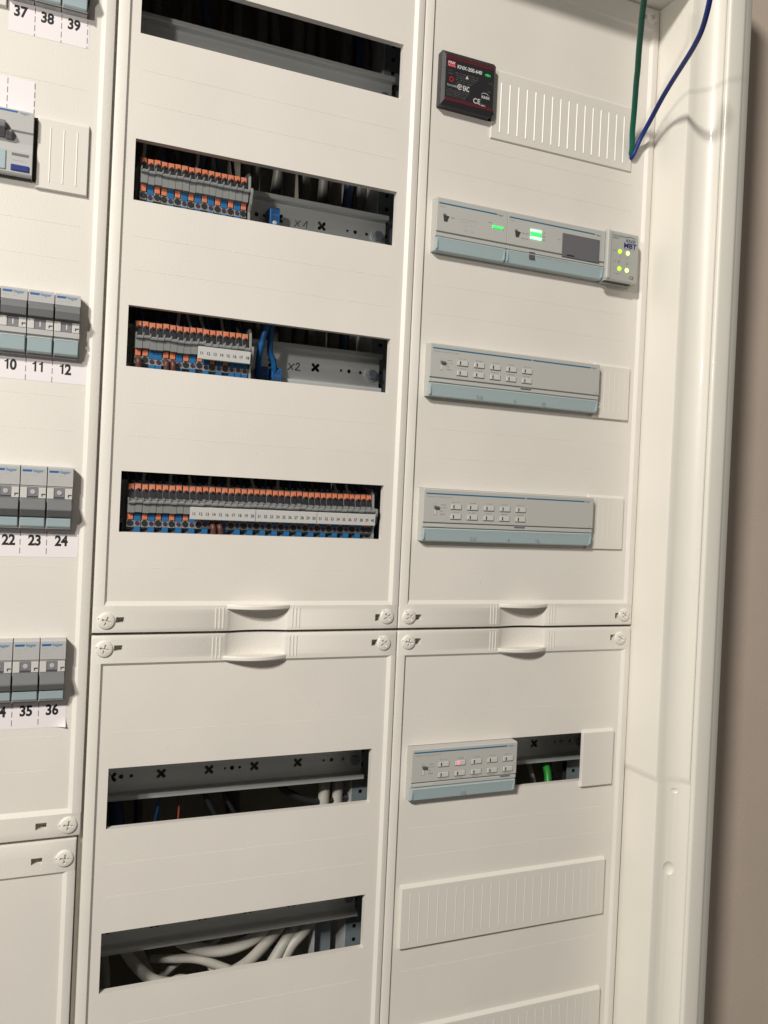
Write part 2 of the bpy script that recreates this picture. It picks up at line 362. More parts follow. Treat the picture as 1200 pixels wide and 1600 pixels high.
# bolt hole seen under the web
# ------------------------------------------------------------------ cover panels
def panel(name, label, X0, X1, Z0, Z1, bx, bz0, bz1, holes, scores, handles, slots, wx=None):
    """bx=(left inner, right inner), bz0/bz1 = inner bottom/top of the recessed field"""
    t = thing(name, label, 'cover panel', ((X0 + X1) / 2, 0, Z0), 'cover panels screwed over the cabinet')
    ix0, ix1 = bx
    xs = sorted({ix0, ix1} | {h[0] for h in holes} | {h[1] for h in holes}); zs = sorted({bz0, bz1} | {h[2] for h in holes} | {h[3] for h in holes})
    b = MB()
    def inh(x, z): return any(h[0] < x < h[1] and h[2] < z < h[3] for h in holes)
    for i in range(len(xs) - 1):
        for j in range(len(zs) - 1):
            if inh((xs[i] + xs[i + 1]) / 2, (zs[j] + zs[j + 1]) / 2): continue
            for Y in (0, 2.4):
                b.q((xs[i], Y, zs[j]), (xs[i + 1], Y, zs[j]), (xs[i + 1], Y, zs[j + 1]), (xs[i], Y, zs[j + 1]))
    b.build('plate', 'cover', t)
    for h in holes:
        r = MB(); a, c, d, e = h
        r.box(c, c + 1.6, 0.0, 6, d - 1.6, e + 1.6); r.box(a - 1.6, a, 0.0, 6, d - 1.6, e + 1.6); r.box(a, c, 0.0, 6, e, e + 1.6); r.box(a, c, 0.0, 6, d - 1.6, d)
        r.v = [(x, max(y, 0.05), z) for x, y, z in r.v]
        r.build('window_flange', 'cover', t)
    # bezel: sloped edge, flat band, skirt
    sl = 2.2; Yb = -2.2
    def ring(e, Y): return [(ix0 - e, Y, bz0 - e), (ix1 + e, Y, bz0 - e), (ix1 + e, Y, bz1 + e), (ix0 - e, Y, bz1 + e)]
    b = MB(); A = ring(0, 0); B = ring(sl, Yb)
    slb = {2: 3.6}
    B = [(ix0 - 1.6, Yb, bz0 - 3.4), (ix1 + 3.0, Yb, bz0 - 3.4), (ix1 + 3.0, Yb, bz1 + 2.2), (ix0 - 1.6, Yb, bz1 + 2.2)]
    for i in range(4):
        j = (i + 1) % 4; b.q(A[i], A[j], B[j], B[i])
    b.build('bezel_slope', 'cover', t)
    bxl, bxr, bzb, bzt = B[0][0], B[1][0], B[0][2], B[2][2]
    b = MB()
    rr = 0.9
    # vertical bands
    def vband(xa, xb, outer):
        s = 1 if outer == xb else -1
        prof = [((xa if s > 0 else xb), Yb), (outer - s * rr, Yb), (outer - s * rr * .3, Yb + rr * .3), (outer, Yb + rr), (outer, 11)]
        b.grid([[(x, y, z) for x, y in prof] for z in (bzb, bzt)])
    vband(X0, bxl, X0); vband(bxr, X1, X1)
    # horizontal bands as height fields (grips and locking slots are pressed into them)
    def hband(za, zb, outer, grips, pockets):
        s = 1 if outer == zb else -1
        e = 0.02
        X = {X0, X0 + rr * .7, X0 + rr, X1 - rr, X1 - rr * .7, X1}
        Zs = {outer, outer - s * rr * .3, outer - s * rr, (za if s > 0 else zb)}
        for g0, g1, gz0, gz1 in grips:
            X |= {g0 + (g1 - g0) * k / 26 for k in range(27)}; Zs |= {gz0, gz0 - e, gz1, gz1 + e} | {gz0 + (gz1 - gz0) * k / 5 for k in range(6)}
        for p0, p1, pz0, pz1 in pockets:
            X |= {p0, p0 - e, p1, p1 + e}; Zs |= {pz0, pz0 - e, pz1, pz1 + e}
        X = sorted(x for x in X if X0 <= x <= X1); Zs = sorted(z for z in Zs if min(za, zb) <= z <= max(za, zb))
        def Y(x, z):
            y = Yb
            for g0, g1, gz0, gz1 in grips:
                if g0 <= x <= g1 and gz0 <= z <= gz1:
                    u = (2 * x - g0 - g1) / (g1 - g0); y += 5.5 * (1 - u * u) ** 0.75
            for p0, p1, pz0, pz1 in pockets:
                if p0 <= x <= p1 and pz0 <= z <= pz1: y += 9
            dx = min(x - X0, X1 - x); dz = abs(z - outer)
            if dx < rr: y += (rr - dx) * (1 if dx == 0 else .5)
            if dz < rr and y < Yb + 1: y += (rr - dz) * (1 if dz == 0 else .4)
            return y
        rows = [[(x, Y(x, z), z) for x in X] for z in Zs]
        b.grid(rows)
        row = rows[-1] if s > 0 else rows[0]
        b.grid([row, [(p[0], 11, p[2]) for p in row]])
        for xx in (X0, X1): b.grid([[(xx, Yb + rr, z) for z in (min(za, zb), max(za, zb))], [(xx, 11, z) for z in (min(za, zb), max(za, zb))]])
    gb = [h for h in handles if h[0] == 'b']; gt = [h for h in handles if h[0] == 't']
    pb = [p for p in slots if (p[2] + p[3]) / 2 < (Z0 + Z1) / 2]; pt = [p for p in slots if p not in pb]
    hband(Z0, bzb, Z0, [(h[1] - 25.5, h[1] + 25.5, Z0, Z0 + 17.3) for h in gb], pb)
    hband(bzt, Z1, Z1, [(h[1] - 25.5, h[1] + 25.5, Z1 - 17.3, Z1) for h in gt], pt)
    b.build('bezel_band', 'cover', t, smooth=True)
    for k, xc in handles:
        z0, z1 = (Z0 + 17.3, Z0 + 21.0) if k == 'b' else (Z1 - 21.0, Z1 - 17.3)
        pts = [(xc - 26, 0.5)] + [(xc + 26 * u, Yb - 8.2 * (1 - u * u)) for u in [i / 12 - 1 for i in range(25)]] + [(xc + 26, 0.5), (xc + 15, 3.6), (xc - 15, 3.6)]
        MB().prism(pts, z0, z1, 'z').build('handle', 'cover', t, bev=0.9, seg=3, smooth=True)
        za, zb = (Z0 + 2, bzb - 1.5) if k == 'b' else (bzt + 1.5, Z1 - 2)
        for sgn in (-1, 1):
            for q in range(3):
                xx = xc + sgn * (28.4 + 2.9 * q)
                MB().box(xx - 0.6, xx + 0.6, Yb - 0.32, Yb + 0.3, za, zb).build('grip_rib', 'cover', t, bev=0.3)
    for (sx0, sx1, sz) in scores:
        MB().prism([(0.3, sz - 0.4), (-0.13, sz), (0.3, sz + 0.45)], sx0, sx1, 'x').build('score_line', 'cover', t)
    return t
H = 23
WX0, WX1 = 17, 231.8
def rows(zs, a, c): return [(a, c, z - H, z + H) for z in zs]
sc = lambda zs, a, c: [(a, c, z) for z in zs]
ml = panel('cabinet_cover', 'middle upper cover panel with four windows onto the terminal rows', 0.8, 249.5, 1.0, 598, (10.2, 240.6), 24.6, 576,
      rows([475, 350, 225, 100], WX0, WX1), sc([50, 150, 175, 275, 300, 400, 425], 19, 229), [('b', 127)], [(17.5, 23.4, 8.6, 12.8), (228.4, 233.6, 7.6, 13.4)])
panel('cabinet_cover', 'middle lower cover panel with two windows onto bare rails and cables', 0.8, 249.5, -560, -1.2, (9.6, 241.8), -520, -24.2,
      rows([-125, -250], WX0, WX1), sc([-75, -175, -200, -300, -350], 19, 229), [('t', 125.5)], [(17.0, 23.0, -12.6, -8.4), (226.2, 232.2, -13.6, -8.2)])
panel('cabinet_cover', 'right upper cover panel holding the black supply and the lit modules', 250.4, 499.6, 1.0, 598, (259.6, 490.2), 25.0, 576,
      [(265.5, 478.5, 452, 498)] + rows([350, 225, 100], 265.5, 481), sc([50, 150, 175, 275, 300, 400, 425], 268, 478), [('b', 375.5)], [(266.5, 272.2, 8.0, 12.8), (479.5, 484.8, 7.0, 12.6), (478.5, 484, 586, 590)])
panel('cabinet_cover', 'right lower cover panel with one half open slot and two long blank strips', 250.4, 499.6, -560, -1.2, (259.2, 490.4), -520, -24.6,
      [(265.5, 481, -148, -102), (265.5, 481, -273, -227), (265.5, 481, -398, -352)], sc([-75, -175, -200, -300], 268, 478), [('t', 376)], [(266.8, 272.6, -13.2, -8.0), (475, 480, -14, -8.4)])
panel('cabinet_cover', 'left upper cover panel with the rows of numbered circuit breakers', -247, -1.2, -149.4, 598, (-237, -10.8), -129, 576,
      [(-93, -20.5, 452, 498), (-126, -16.8, 327, 373), (-89, -16.8, 202, 248), (-89, -16.8, 77, 123), (-89, -16.8, -48, -2)], sc([-100, -75, 25, 50, 150, 175, 275, 300, 400], -200, -19), [], [(-32.5, -25, -142.6, -137.6)])
panel('cabinet_cover', 'left lower cover panel, plain, below the breaker rows', -247, -3.6, -700, -151.8, (-237, -12.4), -660, -177.6,
      [], [], [], [(-34.5, -27, -168, -163.2)])

# ------------------------------------------------------------------ cover screws
def screw_template():
    t = thing('cover_screw', 'x', 'screw', (0, 0, 0), 'white cross-head screws holding the cover panels')
    b = MB(); R_ = 6.5; n = 40; k = [-R_ + 2 * R_ * i / n for i in range(n + 1)]
    rows_ = []
    rad = [0, .35, .7, 1.0, 1.3, 1.6, 1.9, 2.3, 2.7, 3.1, 3.5, 3.9, 4.6, 5.3, 5.8, 6.1, 6.4, 6.55]
    for r in rad:
        row = []
        for a in range(73):
            th = 2 * math.pi * a / 72; x, z = r * math.cos(th), r * math.sin(th)
            y = -4.4 + 0.022 * r * r
            if r > 5.5: y += (r - 5.5) ** 2 * 1.2
            if (abs(x) < 0.62 and abs(z) < 3.2) or (abs(z) < 0.62 and abs(x) < 3.2): y += 1.6
            row.append((x, y, z))
        rows_.append(row)
    rows_.append([(6.55 * math.cos(2 * math.pi * a / 72), -2.0, 6.55 * math.sin(2 * math.pi * a / 72)) for a in range(73)])
    b.grid(rows_); b.build('head', 'cover', t, smooth=True)
    MB().disc(0, 0, 5.6, -2.6, 3, 24).build('shank', 'cover', t)
    MB().box(-6.9, -5.9, -4.0, -2.3, -0.6, 0.6).build('position_mark', 'cover', t, bev=.2)
    return t
st = None
for x, z, a, l in [(10.6, 10.0, 20, 'screw at the lower left corner of the middle upper panel'), (10.0, -11.0, 15, 'screw at the upper left corner of the middle lower panel'),
                   (239.2, 11.2, 55, 'screw left of the column joint, just above the seam'), (237.4, -11.4, 55, 'screw left of the column joint, just below the seam'),
                   (260.0, 10.8, 55, 'screw right of the column joint, just above the seam'), (260.6, -11.2, 15, 'screw right of the column joint, just below the seam'),
                   (489.8, 10.6, 40, 'screw at the lower right corner of the right upper panel'), (486.4, -12.0, 35, 'screw at the upper right corner of the right lower panel'),
                   (490.2, 589, 25, 'screw at the top right corner beside the green cable'), (-10.0, -141.0, 8, 'screw at the lower right corner of the breaker panel'), (-11.5, -165.5, 8, 'screw at the upper right corner of the plain left lower panel')]:
    if st is None: st = screw_template(); o = st
    else: o = copy_tree(st)
    o.location = v3(x, 0.2, z); o['label'] = l
    o.rotation_euler = (0, math.radians(a), 0)

# ------------------------------------------------------------------ blanking strips
def blank(x0, x1, z0, z1, label, ribs=True, tilt=None, y=0.0, pitch=9.0, rz=(6, 8), ribh=0.5, h=2.8):
    t = thing('blanking_strip', label, 'blanking strip', (x0, 0, z0), 'off-white blanking strips closing the windows')
    Y = -h + y
    b = MB(); e = 1.2; e2 = 2.6
    A = [(x0, y - .1, z0), (x1, y - .1, z0), (x1, y - .1, z1), (x0, y - .1, z1)]; B = [(x0 + .5, Y, z0 + .8), (x1 - .5, Y, z0 + .8), (x1 - .5, Y, z1 - e2), (x0 + .5, Y, z1 - e2)]
    for i in range(4):
        j = (i + 1) % 4; b.q(A[i], A[j], B[j], B[i])
    b.q(*B); b.q(*[(p[0], p[1], p[2]) for p in A[::-1]]); b.build('strip', 'blank', t, bev=.3)
    if ribs:
        x = x0 + pitch; 
        while x < x1 - 3:
            MB().prism([(x - 0.75, Y + .1), (x + .1, Y - ribh), (x + 0.75, Y + .1)], z0 + rz[0], z1 - rz[1], 'z').build('rib', 'blank', t)
            x += pitch
    return t
blank(318.6, 474.2, 436.8, 499.6, 'wide ribbed blank strip slipped down beside the black supply', pitch=9.05, rz=(7, 12), ribh=0.6, h=1.6)
blank(441.8, 483.5, 198, 251, 'small blank strip right of the upper ten-button module', pitch=6, ribh=.22)
blank(441.8, 483.8, 73.4, 125.6, 'small blank strip right of the lower ten-button module', pitch=6, ribh=.2, h=2.4)
blank(447.6, 484.0, -153.6, -99, 'small smooth blank strip right of the open slot', ribs=False, h=3.6)
blank(264.2, 480.6, -279, -223.2, 'wide blank strip across the second window row of the right lower panel', pitch=9, ribh=.28, h=3.6)
blank(264.2, 482, -405, -349.4, 'wide blank strip cut off by the bottom of the picture', pitch=9, ribh=.28, h=3.6)
blank(-51.0, -15.8, 322, 375, 'small ribbed blank strip right of the residual current device', pitch=9, ribh=.4)
blank(-110, -74.3, 445, 500, 'blank strip left of breaker 37 at the top edge of the picture', ribs=False)

# ------------------------------------------------------------------ circuit breakers (left column)
P = 17.78
def breaker_template(kind, xr, zc):
    """one 17.8 mm module; right edge at xr, row centre zc. kind 'on' = toggle up, 'off' = toggle down"""
    t = thing('circuit_breaker', 'x', 'circuit breaker', (xr - P / 2, 0, zc), 'grey circuit breakers in the left column')
    a, c = xr - P + .3, xr - .3
    z = lambda r: zc + r
    if kind == 'on':
        MB().prism([(40, z(23)), (-8.5, z(23)), (-10, z(21.8)), (-10, z(14.4)), (-9, z(14)), (-9, z(3.2)), (-8.6, z(2.6)), (-8.6, z(-4.8)), (-10.2, z(-5)), (-10.2, z(-8.6)), (-8.2, z(-9.2)), (-5.4, z(-23)), (40, z(-23))], a, c).build('body', 'breaker', t)
        MB().prism([(-8, z(14.4)), (-10.6, z(14.2)), (-13.2, z(9.4)), (-15.2, z(8.9)), (-13.4, z(3.6)), (-8, z(3.4))], a + .3, c - .3).build('toggle', 'toggle', t, bev=.35)
        zi = (-4.6, 2.4)
    else:
        MB().prism([(40, z(23)), (-8.5, z(23)), (-10, z(21.8)), (-10, z(8.9)), (-9.2, z(8.5)), (-9.2, z(7.8)), (-8.6, z(7.6)), (-8.6, z(-.4)), (-8, z(-13.6)), (-6.8, z(-14)), (-5.4, z(-23)), (40, z(-23))], a, c).build('body', 'breaker', t)
        MB().prism([(-8, z(-.4)), (-9.2, z(-.4)), (-14.8, z(-7.2)), (-15.0, z(-8.4)), (-10.2, z(-13.2)), (-8, z(-13.4))], a + .3, c - .3).build('toggle', 'toggle', t, bev=.35)
        zi = (-0.3, 7.4)
    m = (a + c) / 2
    MB().box(a + .1, a + 4.6, -9.6, -8.4, z(zi[0]), z(zi[1])).build('left_cheek', 'breaker_white', t, bev=.3)
    MB().box(c - 5.0, c - .1, -9.6, -8.4, z(zi[0]), z(zi[1])).build('right_cheek', 'breaker_white', t, bev=.3)
    MB().box(a + 4.9, c - 5.3, -9.1, -8.5, z(zi[0] + .2), z(zi[1] - .2)).build('status_window', 'insetgrey', t)
    MB().box(c - 3.1, c - .6, -9.75, -9.5, z(zi[0] + 2.6), z(zi[0] + 3.4)).box(c - 3.1, c - 2.4, -9.75, -9.5, z(zi[0] + 1.4), z(zi[0] + 2.6)).build('catch_slot', 'slot_dark', t)
    if kind == 'on':
        text('I', m - .2, -9.2, z(zi[0] + 1.9), 3.6, 'white_print_and_glint', t, 'status_mark', bold=.03, align='CENTER')
    else:
        MB().disc(m - .2, z(4.2), 1.7, -9.5, -9.0, 20).build('status_mark', 'breaker', t, bev=.2)
        MB().box(a + 5, c - 5.6, -9.4, -9.0, z(.5), z(1.2)).build('catch', 'slot_dark', t)
    # terminal cover, clear plastic
    if kind == 'on':
        MB().prism([(-8.4, z(-10)), (-10.8, z(-10.4)), (-11.0, z(-11.2)), (-8.4, z(-20.4)), (-6.2, z(-21.6)), (-4, z(-21.6))], a + .5, c - .5).build('terminal_cover', 'clear_teal', t, bev=.4)
        MB().box(a + .8, c - 1.0, -11.3, -10.9, z(-11.1), z(-10.5)).build('cover_edge_highlight', 'white_print_and_glint', t, bev=.15)  # highlight along the clear cover's top, put in as white
    else:
        MB().prism([(-7, z(-13.8)), (-9.0, z(-14.2)), (-7.4, z(-20.0)), (-6.0, z(-21.4)), (-4, z(-21.4))], a + .4, c - .4).build('terminal_cover', 'clear_teal', t, bev=.5)
    MB().box(a + .2, c - .2, -5.8, -.5, z(-22.9), z(-21.9)).build('lower_lip', 'slot_dark', t)
    # print
    zt = z(20.0) if kind == 'on' else z(19.3)
    MB().prism([(a + 1.0, zt - .8), (a + 7.0, zt - .75), (a + 7.5, zt + .75), (a + 1.0, zt + .75)], -10.12, -9.95, 'y').build('logo_bar', 'logo_blue', t)
    text('hager', a + 7.9, -10.1, zt - .85, 2.1, 'logo_grey', t, 'logo', sx=1.06, bold=.035, shear=.12)
    micro(a + 1.4, a + 5.0, -10.08, zt - 2.9, .9, 'light_ink', t, seed=3); micro(a + 7.2, a + 10.2, -10.08, zt - 2.9, .9, 'light_ink', t, seed=4)
    if kind == 'off':
        text('C16', a + 1.5, -10.08, zt - 6.2, 1.5, 'light_ink', t, 'rating_print')
        micro(a + 1.6, a + 4.6, -10.08, zt - 8.0, 1.2, 'light_ink', t, seed=6)
        text('1', c - 2.6, -10.08, zt - 5.2, 1.3, 'light_ink', t, 'terminal_print'); text('2', c - 2.6, -10.08, zt - 8.6, 1.3, 'light_ink', t, 'terminal_print')
    return t
tpl = {}
for zc, kind, nums in ((225, 'on', {0: 12, 1: 11, 2: 10, 3: 9}), (100, 'off', {0: 24, 1: 23, 2: 22, 3: 21}), (-25, 'off', {0: 36, 1: 35, 2: 34, 3: 33})):
    for i in range(4):
        x = -17.0 - P * i
        if kind not in tpl: tpl[kind] = (breaker_template(kind, x, zc)); t = tpl[kind]; base = (x, zc)
        else: t = copy_tree(tpl[kind])
        t.location = v3(x - P / 2, 0, zc)
        st_ = 'toggle up' if kind == 'on' else 'toggle down'
        rw = {225: 'topmost full row, handle up', 100: 'middle row, handle down', -25: 'lowest row, handle down'}[zc]
        t['label'] = (f'{["rightmost", "second", "third"][i]} breaker{" from the right" if i else ""} in the {rw}, printed number {nums[i]} below') if i < 3 else {225: 'breaker cut by the left edge of the picture in the toggles-up row', 100: 'breaker cut by the left edge beside number 22', -25: 'breaker cut by the left edge above number 34 side'}[zc]
# breakers 37 to 39 at the top edge: only their lower ends are in the picture
for i, n in enumerate((39, 38, 37)):
    t = copy_tree(tpl['off']); t.location = v3(-20.8 - P * i - P / 2, 0, 475)
    t['label'] = f'{["rightmost", "middle", "leftmost"][i]} of the three breakers cut by the top edge, number {n} below it'
t = thing('end_cover', 'black end cover on the right side of breaker 39', 'end cover', (-20.5, 0, 475)); MB().box(-20.9, -19.6, -6.5, 10, 452, 498).build('cover_sheet', 'black_gap', t)

# residual current device, four modules wide
t = thing('residual_current_device', 'wide residual current device with dark toggle and a blue button label beside the left edge', 'residual current device', (-89, 0, 350))
a, c = -124.6, -53.4; z = lambda r: 350 + r
MB().prism([(40, z(23)), (-7, z(23)), (-8.6, z(21.8)), (-8.6, z(8)), (-7.2, z(7)), (-6.4, z(0)), (-7.2, z(-5.6)), (-8.6, z(-6.2)), (-8.6, z(-21.6)), (-7.4, z(-23)), (40, z(-23))], a, c).build('body', 'breaker', t, bev=.4)
MB().prism([(a + 4, z(20.2)), (-64.5, z(20.2)), (-64, z(21.4)), (a + 4, z(21.2))], -8.75, -8.5, 'y').build('logo_bar', 'logo_blue', t)
text('hager', -63, -8.72, z(19.9), 1.8, 'logo_grey', t, 'logo', sx=1.1, shear=.12)
MB().prism([(-6, z(13)), (-12, z(12.5)), (-16, z(9)), (-16, z(6.2)), (-9, z(2)), (-6, z(2))], -100, -71.5).build('toggle', 'toggle', t, bev=.8)
MB().prism([(-6, z(8)), (-10, z(7.6)), (-13, z(5)), (-9, z(1)), (-6, z(1))], -71.5, -67).build('toggle_side', 'insetgrey', t, bev=.8)
MB().box(-67, -56, -8.8, -8.5, z(-9.8), z(-8)).build('print_block', 'toggle', t)
micro(-66.5, -57, -8.7, z(-13), .7, 'light_ink', t, seed=9)
MB().box(-67.4, -55.4, -9.6, -8.4, z(-20.4), z(-16.2)).build('test_label', 'cable_blue', t, bev=.4)
MB().box(-112, -70.6, -9.6, -8.3, z(-20.6), z(-7)).build('clear_flap', 'clear_teal', t, bev=.8)
MB().box(a + .4, c - .4, -4, -.5, z(-23.4), z(-22.4)).build('lower_lip', 'slot_dark', t)

# paper number strips
def strip(x0, x1, z0, z1, nums, zb, label, xr, curl=False, dash=True):
    t = thing('number_strip', label, 'paper strip', (x1, 0, z0), 'printed paper number strips on the breaker panel')
    if curl:
        r = MB(); n = 8; X = [x0 + (x1 - x0) * k / 24 for k in range(25)]
        Zv = [z0 + (z1 - z0) * k / 10 for k in range(11)]
        def Y(x, zz):
            d = max(0, (x - (x1 - 9)) / 9) * max(0, ((z0 + 8) - zz) / 8); return -0.12 - 2.6 * d * d
        r.grid([[(x, Y(x, zz), zz) for x in X] for zz in Zv]).build('paper', 'paper', t, smooth=True)
    else: MB().box(x0, x1, -0.14, -0.02, z0, z1).build('paper', 'paper', t)
    for n_, xc in nums: numeral(str(n_), xc, -0.2, zb, 7.3, 'ink', t)
    k = 0
    while xr - P * k > x0 and dash:
        b = MB(); zz = z1 - 1
        while zz > z0 + 1.5: b.box(xr - P * k - .28, xr - P * k + .28, -.22, -.1, max(z0, zz - 4.2), zz); zz -= 6.2
        b.build('dashed_line', 'dashink', t); k += 1
    return t
strip(-72.5, -19.0, 430.5, 451.8, [(37, -65.4), (38, -47.6), (39, -29.6)], 442.0, 'paper strip printed 37 38 39 at the top edge', -20.2)
strip(-92, -10.2, 184.6, 202, [(10, -62.6), (11, -44.2), (12, -25.8)], 191.2, 'paper strip printed 10 11 12 under the toggles-up breakers', -34.4)
strip(-92, -11.5, 57.0, 77, [(22, -58.6), (23, -41.2), (24, -23.2)], 65.6, 'paper strip printed 22 23 24 under the middle breakers', -33.2)
strip(-92, -14.9, -68.0, -48, [(34, -60), (35, -42.2), (36, -24.6)], -58.6, 'paper strip with a curled corner printed 34 35 36', -33.8, curl=True)
strip(-92, -53.6, 374.5, 398, [], 0, 'blank dashed paper strip above the residual current device', -53.9)

# ------------------------------------------------------------------ modules in the right column
def module_body(t, a, c, zc, Yf=-10, cover=True):
    z = lambda r: zc + r
    MB().prism([(40, z(23)), (Yf + 1.2, z(22.6)), (Yf, z(21.6)), (Yf, z(-6.4)), (Yf + 1.4, z(-6.7)), (Yf + 1.4, z(-7.6)), (Yf + .6, z(-7.9)), (Yf + .6, z(-10.6)), (Yf + 2.2, z(-11)), (-6.2, z(-22.9)), (40, z(-23))], a, c).build('body', 'device', t, bev=.25)
    MB().box(a + .6, c - .6, Yf + 1.25, Yf + 1.6, z(-7.55), z(-6.75)).build('groove', 'slot_dark' if Yf > -9 else 'ledge', t)
    if cover:
        MB().box(a + 1.4, c - 1.2, Yf - .35, Yf - .1, z(-12.4), z(-11.9)).build('cover_edge_highlight', 'white_print_and_glint', t, bev=.08)  # white line painted as a highlight on the clear cover's top
        for k in (0, 1): MB().prism([(Yf + .2, z(-13.6)), (Yf - .1, z(-14.2)), (Yf + .8, z(-21.4)), (Yf + 2, z(-21.4))], (a + .9, c - 2.2)[k], (a + 2.4, c - .7)[k]).build('cover_hinge', 'clear_teal', t, bev=.3)
        MB().prism([(Yf + 2, z(-11.2)), (Yf - .2, z(-11.6)), (Yf - .2, z(-12.4)), (Yf + 2.2, z(-22.4)), (-6.2, z(-23.2)), (-3, z(-23.2))], a + .9, c - .7).build('terminal_cover', 'clear_teal', t, bev=.35)
def bar(t, a, c, y, zz, m='bar_blue', h=1.15): return MB().box(a, c, y - .1, y + .05, zz - h / 2, zz + h / 2).build('blue_bar', m, t)
def hlogo(t, x, y, zz): return text('hager', x, y - .12, zz - .7, 1.6, 'logo_grey', t, 'logo', sx=1.1, bold=.01, shear=.12)
def button(t, x, zz, y, w_=10.2, h=4.3, red=False):
    b = MB().box(x, x + w_, y - .9, y + .2, zz - h / 2, zz + h / 2).build('push_button', 'button', t, bev=.45)
    MB().box(x - .15, x + w_ + .5, y - .06, y + .1, zz - h / 2 - .7, zz + h / 2 + .15).build('button_drop_shade', 'insetgrey', t)  # dark outline set down and right, the button's shade put in as colour
    if red: MB().box(x + 2.0, x + 4.4, y - 1.25, y - .8, zz - 1.6, zz + 1.6).build('red_lamp', 'led_red', b, bev=.2)
    else: MB().box(x + 2.2, x + 3.2, y - 1.0, y - .8, zz - 1.5, zz + 1.5).build('lamp_slit', 'ink', b)
def selector(t, x, zz, y):
    MB().box(x, x + 3.0, y - .05, y + .1, zz - 5.6, zz + 3).build('slide_slot', 'ledge', t)
    MB().box(x + .4, x + 2.6, y - .3, y + .1, zz - 5.2, zz + .6).build('slide_guide', 'button', t)
    MB().box(x + .6, x + 5.0, y - 1.5, y, zz - .2, zz + 2.2).build('slide_knob', 'dim_print', t, bev=.4)
    micro(x + 6.5, x + 11.5, y - .08, zz + 3.6, .8, 'faint', t, seed=1); micro(x + 5.5, x + 12.5, y - .08, zz + 1.1, .8, 'faint', t, seed=2)
    micro(x + 6.5, x + 9.5, y - .08, zz - 1.8, 1.0, 'faint', t, seed=3); micro(x + 6.5, x + 11.5, y - .08, zz - 4.4, 1.0, 'faint', t, seed=4)
    micro(x - .2, x + 3.6, y - .08, zz + 4.6, .9, 'light_ink', t, seed=5)
def ten_button(zc, label, wide=True):
    a, c = 265.6, (442.2 if wide else 370.6)
    t = thing('switching_module', label, 'control module', ((a + c) / 2, 0, zc), 'grey bus modules with ten small buttons'); y = -10
    module_body(t, a, c, zc)
    z = lambda r: zc + r
    if wide:
        bar(t, a + 2, a + 101.2, y, z(18.2)); bar(t, a + 102.6, a + 166.2, y, z(18.2)); hlogo(t, a + 167, y, z(18.4))
        text('TXA610C  10 x 230V~ AC1 16A C', a + 2.6, y - .1, z(15.0), 1.15, 'faint', t, 'type_print', sx=1.05)
        bx = [a + 26 + 16.45 * k for k in range(5)]; r1, r2 = 7.6, -1.0
        MB().box(a + 91, a + 101.6, y - .25, y + 1.5, z(-8.6), z(-6.6)).build('label_chip', 'insetgrey', t, bev=.2)
        text('10A', c - 5, y - .1, z(-5.2), 1.2, 'faint', t, 'rating_print')
    else:
        bar(t, a + 2, a + 94.6, y, z(19.2)); hlogo(t, a + 96, y, z(19.3))
        text('TXA610C  10 x 230V~ AC1 16A C', a + 2.6, y - .1, z(16.0), 1.15, 'faint', t, 'type_print', sx=1.05)
        bx = [a + 25.4 + 16.3 * k for k in range(5)]; r1, r2 = 7.9, -1.3
        MB().box(a + 88.4, a + 98, y - .25, y + 1.5, z(-8.2), z(-6.6)).build('label_chip', 'insetgrey', t, bev=.2)
    for k, x in enumerate(bx):
        for q, r in enumerate((r1, r2)):
            button(t, x, z(r), y, red=(not wide and k == 1 and q == 0))
            micro(x + 1.5, x + 8.6, y - .08, z(r + (3.9 if q == 0 or wide else -3.9)), .75, 'faint', t, seed=k + 10 * q)
    selector(t, a + 9.4, z(5.2 if wide else 5.0), y)
    # markings on the clear cover
    for k, (xx, s_) in enumerate(((a + 47, 'C12'), (a + 85.4, 'A'), (a + 114.4, '1/2')) if wide else ((a + 49, '112'),)):
        text(s_, xx, -8.9, z(-21.0), 2.6, 'faint', t, 'terminal_mark', bold=.01)
    MB().box(a + 3, a + 22, y + .35, y + .62, z(-10.2), z(-8.3)).build('cover_window', 'device_side', t)
    return t
ten_button(225, 'upper of the two long grey modules with ten buttons')
ten_button(100, 'lower of the two long grey modules with ten buttons')
ten_button(-125, 'short grey module with one red lamp lit, left of the open slot', wide=False)

# two lit modules in the second row
def keyhole(t, x, zz, y):
    MB().prism([(x, zz + 1.6), (x + 6.2, zz + .6), (x + 4.9, zz - 2.0), (x + 4.2, zz - 4.4), (x + 1.0, zz - 4.4)], y - .3, y + .1, 'y').build('address_button', 'slot_dark', t, bev=.2)
    MB().box(x + .2, x + 2.8, y - .25, y + .1, zz + 1.6, zz + 2.6).build('button_shade', 'faint', t)
y = -10
t = thing('supply_module', 'grey module with a single green lamp at the left end of the lit row', 'control module', (300.5, 0, 350)); z = lambda r: 350 + r
module_body(t, 265.6, 335.3, 350); bar(t, 267.2, 324.4, y, z(17.4)); hlogo(t, 325, y, z(17.2))
text('TXA111', 267.8, y - .1, z(14.1), 1.1, 'faint', t, 'type_print')
keyhole(t, 271.4, z(6.6), y)
micro(279, 282.5, y - .08, z(6.4), 1.2, 'faint', t, seed=21); micro(286, 306, y - .08, z(7.2), 1.1, 'light_ink', t, seed=22); micro(287, 304, y - .08, z(4.9), 1.0, 'light_ink', t, seed=23)
micro(290, 301, y - .08, z(2.2), 1.0, 'light_ink', t, seed=24); MB().box(292.4, 295.4, y - .1, y, z(-3.4), z(.2)).build('print_mark', 'light_ink', t); text('CE', 297.4, y - .1, z(-3.4), 2.4, 'light_ink', t, 'approval_mark')
